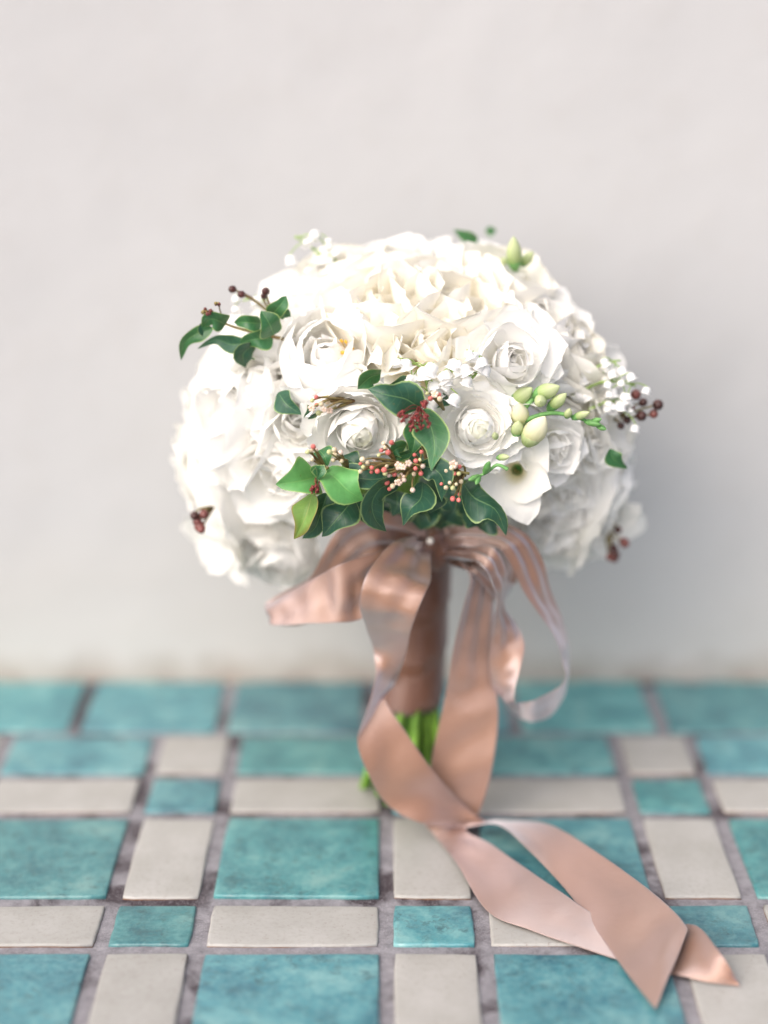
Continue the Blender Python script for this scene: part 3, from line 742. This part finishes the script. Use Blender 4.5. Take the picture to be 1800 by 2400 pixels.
for k, (sp, Y, root, mats, rr) in enumerate([([(545, 678), (566, 690), (623, 683), (619, 694)], 1.075, (640, 740), [M_BERRY], .0028), ([(1490, 925), (1463, 950), (1475, 968), (1507, 943), (1503, 975), (1542, 949), (1532, 970), (1470, 985), (1478, 958), (1455, 998)], 1.075, (1440, 985), [M_BERRY, M_BERRYRED], .0030),
                                             ([(456, 1208), (462, 1222), (468, 1234), (478, 1205), (472, 1240)], 1.055, (500, 1190), [M_BERRY, M_BERRYRED], .0030), ([(1448, 1242), (1438, 1285), (1445, 1300), (1463, 1272), (1430, 1305), (1440, 1310)], 1.10, (1420, 1230), [M_BERRY, M_BERRYRED], .0030)]):
    cluster('berry_cluster', sp, Y, root, mats, rr, 0, 170 + k, 'small dark berries on thin stalks' if k != 1 else 'dark red berries sticking out beyond the freesias', M_TWIG, .004, 'berry', .0007)

# lily of the valley
bell = MB()
NB = 18
prof = [(.05, 1.0), (.45, .92), (.80, .62), (.92, .20), (.84, -.25), (.86, -.45), (1.12, -.66), (1.30, -.62)]
for i, (rr, z) in enumerate(prof):
    for k in range(NB):
        a = 2 * math.pi * k / NB
        lob = (1 + .16 * math.cos(6 * a) * (1 if i >= 5 else .15)) if i > 3 else 1
        bell.v.append(Vector((rr * lob * math.cos(a), rr * lob * math.sin(a), z))); bell.uv.append((i / 7, k / NB))
for i in range(len(prof) - 1):
    for k in range(NB): bell.f.append((i * NB + k, i * NB + (k + 1) % NB, (i + 1) * NB + (k + 1) % NB, (i + 1) * NB + k))
bell.f.append(tuple(range(NB)))
BELL = bell.build('bell', M_BELL)
def valley(path, Y, seed, n, size=.0036, spread=22, label=None):
    r = random.Random(seed)
    e = empty('lily_of_the_valley', bouquet, B_INV.copy())
    if label: e['label'] = label
    ys = Y if isinstance(Y, (list, tuple)) else [Y] * len(path)
    sp = spline([at(x, y, yy) for (x, y), yy in zip(path, ys)], 24)
    m = MB(); m.tube(sp, [lerp(.0010, .0005, k / 23) for k in range(24)], 6)
    for k in range(n):
        p = sp[min(23, 5 + int(18 * k / max(1, n - 1)))]
        off = Vector((r.uniform(-1, 1) * spread / 3800, -r.uniform(.001, .006), r.uniform(-1, .5) * spread / 3800))
        c = p + off
        d = Vector((r.uniform(-.5, .5), r.uniform(-.75, .1), -.8)).normalized()
        s = size * r.uniform(.75, 1.1) * (1 if k < n * .8 else .75)
        top = c - d * s
        m.tube(spline([p, p.lerp(top, .5) + Vector((0, -.0005, .0015)), top], 5), [.0004] * 5, 5)
        M = Matrix.Translation(c) @ Vector((0, 0, -1)).rotation_difference(d).to_matrix().to_4x4() @ Matrix.Scale(s, 4)
        link('bell', BELL, e, M)
    link('stem', m.build('stem', M_STEMLIGHT), e)
VY = 1.022
valley([(1012, 960), (1000, 900), (985, 860), (955, 850)], VY, 1, 11, .0042, 34, 'lily of the valley bells above the dark red buds')
valley([(1030, 930), (1040, 890), (1060, 870), (1080, 862)], VY, 2, 10, .0040, 30)
valley([(1090, 900), (1118, 872), (1120, 840), (1095, 828)], VY, 3, 9, .0036, 22)
valley([(1340, 930), (1400, 900), (1450, 895), (1490, 905)], 1.065, 4, 12, .0034, 42, 'lily of the valley spray arching out beside the dark berries')
valley([(1330, 925), (1370, 880), (1420, 850), (1455, 845)], 1.075, 5, 9, .0034, 34)
valley([(1380, 960), (1430, 940), (1455, 955), (1470, 975)], 1.065, 6, 9, .0034, 34)
valley([(790, 690), (770, 640), (735, 585), (690, 555)], 1.12, 7, 12, .0036, 44, 'lily of the valley rising from the top of the bouquet')
valley([(800, 680), (800, 640), (780, 600), (745, 550)], 1.12, 8, 8, .0032, 34)
valley([(690, 740), (650, 720), (600, 700), (570, 705)], 1.10, 9, 6, .0036, 36)

# freesia buds
def bud(px, py, Y, L, W, dirpx, mat, name='freesia_bud', cal=True, parent=None):
    p = at(px, py, Y); q = at(px + dirpx[0], py + dirpx[1], Y + (dirpx[2] if len(dirpx) > 2 else -.004))
    d = (q - p).normalized()
    M = Matrix.Translation(p - d * L * .5) @ Vector((0, 0, 1)).rotation_difference(d).to_matrix().to_4x4()
    m = MB(); n_ = 18; L, W = L * .85, W * .78
    for t in range(13):
        u = t / 12
        for k in range(n_):
            a_ = 2 * math.pi * k / n_
            r_ = max(1e-5, W * .5 * math.sin(math.pi * min(.995, u ** 0.8 * .99 + .004)) ** .75 * (1 + .10 * math.cos(3 * a_ + 2.2 * u) * u))
            m.v.append(M @ Vector((r_ * math.cos(a_) + W * .10 * u * u, r_ * math.sin(a_), L * u))); m.uv.append((u, k / n_))
    for t in range(12):
        for k in range(n_): m.f.append((t * n_ + k, t * n_ + (k + 1) % n_, (t + 1) * n_ + (k + 1) % n_, (t + 1) * n_ + k))
    e = empty(name, bouquet, B_INV.copy())
    link('bud', m.build('bud', mat), e)
    if cal:
        m = MB()
        m.lathe([(1e-5, -.12 * L), (W * .22, -.08 * L), (W * .40, .10 * L), (W * .47, .22 * L), (W * .44, .36 * L), (W * .46, .22 * L)], 10, M)
        link('calyx', m.build('calyx', M_CALYX if mat is not M_BUDYELLOW else M_BUDGREEN), e)
    return e
BY = 1.028
for a in [(1287, 913, BY, .020, .0125, (30, -14), M_BUDGREEN), (1265, 940, BY - .006, .012, .0095, (-6, 3, -.012), M_BUDGREEN), (1310, 936, BY, .019, .0095, (20, -20), M_BUDGREEN), (1258, 1000, BY - .008, .024, .0175, (14, -24, -.002), M_BUDYELLOW),
          (1216, 965, BY, .020, .014, (-4, -20), M_BUDYELLOW), (1212, 1000, BY - .006, .014, .0095, (2, -20), M_BUDGREEN), (1228, 922, BY + .006, .02, .012, (20, -18), M_BUDGREEN), (1332, 966, BY - .004, .010, .006, (5, -14), M_BUDGREEN), (1366, 971, BY - .004, .014, .0062, (24, -10), M_BUDGREEN),
          (1394, 992, BY - .004, .012, .0055, (24, 4), M_CALYX), (1400, 984, BY - .004, .009, .0045, (18, -6), M_CALYX), (1412, 1003, BY - .004, .008, .0045, (16, 6), M_CALYX),
          (1182, 1071, F - .016, .011, .0052, (16, -2), M_BUDGREEN), (1142, 1092, F - .018, .013, .0055, (6, -18), M_CALYX), (1108, 1122, F - .018, .012, .0048, (-16, 6), M_CALYX), (1118, 1128, F - .018, .009, .0045, (-6, 12), M_CALYX), (1160, 1020, F - .022, .008, .005, (-3, -10), M_BUDGREEN),
          (1203, 585, 1.11, .027, .0125, (-3, -34), M_BUDGREEN), (1238, 602, 1.12, .016, .009, (12, -16), M_BUDGREEN), (1180, 615, 1.12, .014, .009, (-4, -16), M_BUDGREEN)]:
    bud(*a)
def stalk(path, Y, r0, r1, mat=M_STEMLIGHT):
    m = MB(); sp = spline([at(x, y, Y) for x, y in path], 16)
    m.tube(sp, [lerp(r0, r1, k / 15) for k in range(16)], 7)
    bpart('flower_stalk', m.build('flower_stalk', mat))
stalk([(1230, 985), (1290, 968), (1350, 978), (1415, 1002)], BY, .0016, .0008, M_CALYX)
stalk([(1190, 1100), (1165, 1090), (1140, 1108), (1100, 1125)], F - .014, .0012, .0007, M_CALYX)
stalk([(1195, 640), (1200, 610), (1210, 590)], 1.115, .0012, .001)
stalk([(1230, 955), (1255, 930), (1285, 918)], BY + .006, .0018, .001, M_CALYX)
stalk([(665, 795), (610, 782), (560, 770), (520, 755), (495, 735)], G, .0012, .0006, M_TWIG)
stalk([(770, 1095), (745, 1112), (738, 1140)], F - .012, .0010, .0008, M_TWIG)
stalk([(1000, 1080), (985, 1020), (984, 960)], F + .006, .0012, .0009, M_TWIG)
stalk([(1100, 1110), (1020, 1098), (940, 1085), (850, 1095)], F - .010, .0009, .0006, M_TWIG)

# ------------------------------------------------------------------ stems
BASE_C = Vector((0.013, 1.098, 0.0)); BIND_C = Vector((0.026, 1.114, 0.175))
rs = random.Random(21)
for i in range(30):
    a = i * 2.39996; d = math.sqrt((i + .5) / 30)
    off = Vector((math.cos(a), math.sin(a), 0)) * d
    p0 = BASE_C + off * .0310 + Vector((0, 0, .004 + (rs.uniform(0, .006))))
    p1 = BIND_C.lerp(BASE_C, .55) + off * .0165
    p2 = BIND_C + off * .0145
    p3 = HEAD_C + Vector((off.x * .095, off.y * .075, -.055 + .03 * (1 - d)))
    sp = spline([p0, p1, p2, p3], 16)
    r0 = rs.uniform(.0024, .0036)
    m = MB(); m.tube(sp, [r0] * 16, 8)
    bpart('stem', m.build('stem', M_STEM))

# ------------------------------------------------------------------ ribbon
ribbon = empty('satin_ribbon', None, Matrix.Translation((0.026, 1.095, 0.175)))
ribbon['label'] = 'dusty pink satin ribbon tied in a bow round the stems, long tails on the tiles'
ribbon['category'] = 'ribbon'
R_INV = ribbon.matrix_basis.inverted()
RW = 0.0385
def c5(x, y): return (x * .4822 + 580, y * .4822 + 1180)     # two zoomed crops of the photograph, back to its pixels
def c7(x, y): return (x * .6028 + 780, y * .6028 + 1600)
def strip(name, stations, seed=0, label=None, wr=.0006, pleat=(0.0, 0.0)):
    L, Rr = [], []
    for (A, B, spec) in stations:
        if spec[0] == 'h':
            a, b = ground(*A, spec[1]), ground(*B, spec[2])
        else:
            Y, s = spec[1], (spec[2] if len(spec) > 2 else 1.0)
            a, b = at(*A, Y), at(*B, Y)
            pr = (a - b).length
            dY = math.sqrt(max(0.0, RW * RW - pr * pr)) * s
            a, b = at(*A, Y - dY / 2), at(*B, Y + dY / 2)
        L.append(a); Rr.append(b)
    n = (len(L) - 1) * 9 + 1; nv = 15
    a_, b_ = spline(L, n), spline(Rr, n)
    verts, uvs = [], []
    for i in range(n):
        t = a_[min(i + 1, n - 1)] - a_[max(i - 1, 0)] + b_[min(i + 1, n - 1)] - b_[max(i - 1, 0)]
        nr = (b_[i] - a_[i]).cross(t)
        nr = nr.normalized() if nr.length > 1e-12 else Vector((0, 0, 1))
        for j in range(nv):
            v = j / (nv - 1)
            p = a_[i].lerp(b_[i], v)
            p += nr * noise.noise(Vector((i * .16 + seed * 9, v * 1.6, seed))) * wr * 2.2 * (4 * v * (1 - v) * .7 + .3)
            e0, e1 = max(0, 1 - i / (n * .30)), max(0, 1 - (n - 1 - i) / (n * .30))
            p += nr * (pleat[0] * e0 + pleat[1] * e1) * math.sin(v * 15 + seed + i * .05)
            p.z = max(p.z, .0046)
            verts.append(p); uvs.append((i / 9.0, v))
    me = mesh(name, verts, grid_faces(n, nv), M_SATIN, uvs)
    o = link(name, me, ribbon, R_INV.copy())
    so = o.modifiers.new('thickness', 'SOLIDIFY'); so.thickness = .00035; so.offset = 0
    su = o.modifiers.new('smooth', 'SUBSURF'); su.levels = 1; su.render_levels = 1
    if label: o['label'] = label
    return o
Z = 'Z'
strip('bow_loop', [(c5(870, 130), c5(860, 220), (Z, 1.075, .6)), (c5(720, 60), c5(740, 240), (Z, 1.062, .6)), (c5(560, 45), c5(640, 250), (Z, 1.055, .3)), (c5(420, 150), c5(520, 340), (Z, 1.055, .3)), (c5(310, 350), c5(400, 500), (Z, 1.062, .3)), (c5(180, 425), c5(270, 590), (Z, 1.066, .3)),
                   (c5(84, 488), c5(110, 588), (Z, 1.058, -.3)), (c5(180, 440), c5(170, 592), (Z, 1.048, -.4)), (c5(305, 375), c5(290, 585), (Z, 1.038, -.3)), (c5(420, 310), c5(430, 582), (Z, 1.030, -.2)), (c5(540, 262), c5(550, 562), (Z, 1.034, -.2)), (c5(660, 225), c5(640, 470), (Z, 1.040, -.2)), (c5(800, 160), c5(780, 310), (Z, 1.060, -.4)), (c5(880, 150), c5(870, 240), (Z, 1.075, -.4))], 1, pleat=(.0034, .0034), wr=.0014, label='flattened bow loop pointing sideways below the white petals')
strip('ribbon_tail', [(c5(820, 150), c5(890, 200), (Z, 1.070, .4)), (c5(720, 180), c5(885, 260), (Z, 1.050, .4)), (c5(630, 270), c5(892, 370), (Z, 1.034, .2)), (c5(570, 370), c5(868, 430), (Z, 1.022, -.2)), (c5(545, 490), c5(825, 530), (Z, 1.020, -.4)), (c5(575, 600), c5(790, 635), (Z, 1.030, -.5)), (c5(612, 720), c5(772, 725), (Z, 1.040, -.4)), (c5(622, 850), c5(725, 860), (Z, 1.042, .4)),
                      (c5(575, 1020), c5(690, 915), (Z, 1.034, .6)), (c5(533, 1150), c5(672, 962), (Z, 1.028, .7)), (c7(130, 340), c7(290, 200), (Z, 1.022, .6)), (c7(205, 470), c7(395, 348), (Z, 1.022, .5)), (c7(340, 545), c7(500, 465), (Z, 1.026, .7)), (c7(500, 562), c7(575, 528), ('h', .010, .016)), (c7(640, 552), c7(650, 538), ('h', .022, .010)), (c7(760, 650), c7(830, 546), ('h', .016, .018)),
                      (c7(900, 800), c7(1000, 640), ('h', .008, .022)), (c7(1050, 1000), c7(1200, 780), ('h', .007, .022)), (c7(1150, 1140), c7(1330, 890), ('h', .007, .020)), (c7(1255, 1272), c7(1381, 958), ('h', .007, .018))], 2, pleat=(.0014, 0), wr=.0008, label='long tail lying over the other tail, cut end uppermost')
strip('ribbon_tail', [(c5(960, 230), c5(1010, 190), (Z, 1.080, .5)), (c5(1020, 280), c5(1110, 250), (Z, 1.070, .5)), (c5(1078, 360), c5(1190, 360), (Z, 1.062, .6)), (c5(1045, 500), c5(1200, 500), (Z, 1.058, .6)), (c5(1003, 680), c5(1192, 680), (Z, 1.054, .5)), (c5(972, 880), c5(1205, 880), (Z, 1.050, .4)), (c7(420, 130), c7(645, 130), (Z, 1.046, .4)),
                      (c7(383, 300), c7(628, 290), (Z, 1.042, .4)), (c7(370, 440), c7(600, 420), (Z, 1.040, .5)), (c7(350, 530), c7(560, 530), (Z, 1.036, .5)), (c7(400, 600), c7(520, 575), ('h', .006, .012)), (c7(482, 702), c7(620, 630), ('h', .008, .012)), (c7(600, 888), c7(750, 720), ('h', .006, .012)), (c7(780, 968), c7(890, 815), ('h', .0055, .011)), (c7(1000, 1042), c7(1050, 915), ('h', .0055, .008)),
                      (c7(1200, 1105), c7(1250, 960), ('h', .0055, .0055)), (c7(1345, 1140), c7(1405, 940), ('h', .0055, .016)), (c7(1455, 1165), c7(1505, 1050), ('h', .0055, .020)), (c7(1585, 1180), c7(1570, 1150), ('h', .0055, .008))], 3, pleat=(.0016, 0), wr=.0008, label='long tail passing under the other tail, tip twisted')
strip('bow_loop', [(c5(950, 275), c5(950, 200), (Z, 1.075, .5)), (c5(1050, 278), c5(1070, 218), (Z, 1.050, .6)), (c5(1135, 310), c5(1190, 200), (Z, 1.034, .6)), (c5(1195, 410), c5(1255, 310), (Z, 1.034, .6)), (c5(1212, 490), c5(1250, 480), (Z, 1.040, .6)), (c5(1190, 585), c5(1312, 590), (Z, 1.044, .5)), (c5(1180, 700), c5(1347, 682), (Z, 1.042, .2)), (c5(1176, 810), c5(1330, 790), (Z, 1.040, -.3)),
                   (c5(1198, 905), c5(1300, 905), (Z, 1.040, -.6)), (c5(1255, 978), c5(1303, 968), (Z, 1.044, -.8)), (c5(1318, 1040), c5(1320, 970), (Z, 1.052, -.8)), (c5(1392, 1062), c5(1390, 955), (Z, 1.050, -.8)), (c5(1480, 1028), c5(1490, 905), (Z, 1.054, -.8)), (c5(1545, 920), c5(1548, 850), (Z, 1.056, -.8)), (c5(1562, 800), c5(1536, 770), (Z, 1.058, -.8)), (c5(1558, 680), c5(1508, 680), (Z, 1.058, -.7)),
                   (c5(1530, 560), c5(1446, 575), (Z, 1.058, -.6)), (c5(1470, 420), c5(1360, 450), (Z, 1.056, -.5)), (c5(1430, 265), c5(1283, 300), (Z, 1.054, -.4)), (c5(1340, 135), c5(1220, 215), (Z, 1.054, -.3)), (c5(1200, 85), c5(1130, 210), (Z, 1.060, -.3)), (c5(1070, 75), c5(1030, 210), (Z, 1.066, -.3)), (c5(950, 120), c5(940, 220), (Z, 1.078, -.3))], 4, pleat=(.0028, .0030), wr=.0011, label='long slack loop hanging beside the straight tail')
strip('bow_loop', [(c5(950, 130), c5(950, 240), (Z, 1.080, .4)), (c5(1080, 105), c5(1080, 235), (Z, 1.080, .4)), (c5(1210, 160), c5(1170, 300), (Z, 1.085, .4)), (c5(1298, 290), c5(1230, 400), (Z, 1.082, .3)), (c5(1303, 390), c5(1240, 490), (Z, 1.072, -.3)), (c5(1235, 350), c5(1180, 440), (Z, 1.060, -.4)), (c5(1130, 280), c5(1090, 345), (Z, 1.060, -.5)), (c5(980, 230), c5(980, 300), (Z, 1.078, -.4))], 5, pleat=(.002, .002), wr=.001)
# wrap round the stems
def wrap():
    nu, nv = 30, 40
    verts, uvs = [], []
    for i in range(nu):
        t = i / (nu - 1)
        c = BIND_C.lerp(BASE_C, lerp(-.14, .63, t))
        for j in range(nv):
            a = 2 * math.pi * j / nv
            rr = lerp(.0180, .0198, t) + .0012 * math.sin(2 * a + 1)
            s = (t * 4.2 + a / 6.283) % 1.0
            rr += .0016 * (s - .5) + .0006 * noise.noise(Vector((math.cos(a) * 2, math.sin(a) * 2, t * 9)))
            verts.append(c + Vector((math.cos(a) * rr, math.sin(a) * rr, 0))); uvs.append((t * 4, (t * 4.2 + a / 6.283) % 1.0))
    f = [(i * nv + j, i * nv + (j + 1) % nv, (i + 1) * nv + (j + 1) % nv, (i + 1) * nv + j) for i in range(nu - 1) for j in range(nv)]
    me = mesh('stem_wrap', verts, f, M_SATINSHADE, uvs)
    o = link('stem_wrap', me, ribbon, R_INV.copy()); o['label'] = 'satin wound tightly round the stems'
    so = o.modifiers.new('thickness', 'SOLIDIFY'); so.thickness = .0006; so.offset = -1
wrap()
def knot():
    c = at(1012, 1282, 1.076)
    nu, nv = 22, 28
    verts, uvs = [], []
    for i in range(nu):
        t = math.pi * i / (nu - 1)
        for j in range(nv):
            a = 2 * math.pi * j / nv
            d = Vector((math.sin(t) * math.cos(a), math.sin(t) * math.sin(a), math.cos(t)))
            k = 1 + .24 * math.sin(6 * math.atan2(d.x, d.y - .6) + 3 * d.z) * math.sin(t) + .18 * noise.noise(d * 2.2)
            verts.append(c + Vector((d.x * .0125, d.y * .0095, d.z * .0150)) * k); uvs.append((i / 6, j / nv))
    f = [(i * nv + j, i * nv + (j + 1) % nv, (i + 1) * nv + (j + 1) % nv, (i + 1) * nv + j) for i in range(nu - 1) for j in range(nv)]
    link('knot', mesh('knot', verts, f, M_SATINSHADE, uvs), ribbon, R_INV.copy())
knot()
# pearl headed pin
pc = at(1008, 1268, 1.061)
pin = empty('pearl_pin', None, Matrix.Translation(pc))
pin['label'] = 'tiny round pearl headed pin stuck in the ribbon knot'; pin['category'] = 'pin'
m = MB(); m.ball(Vector((0, 0, 0)), .0024, 20, 14); link('pearl', m.build('pearl', M_PEARL), pin)
m = MB(); m.tube([Vector((0, .001, 0)), Vector((.001, .012, -.004)), Vector((.002, .024, -.008))], [.0004] * 3, 6); link('shaft', m.build('shaft', M_STEEL), pin)
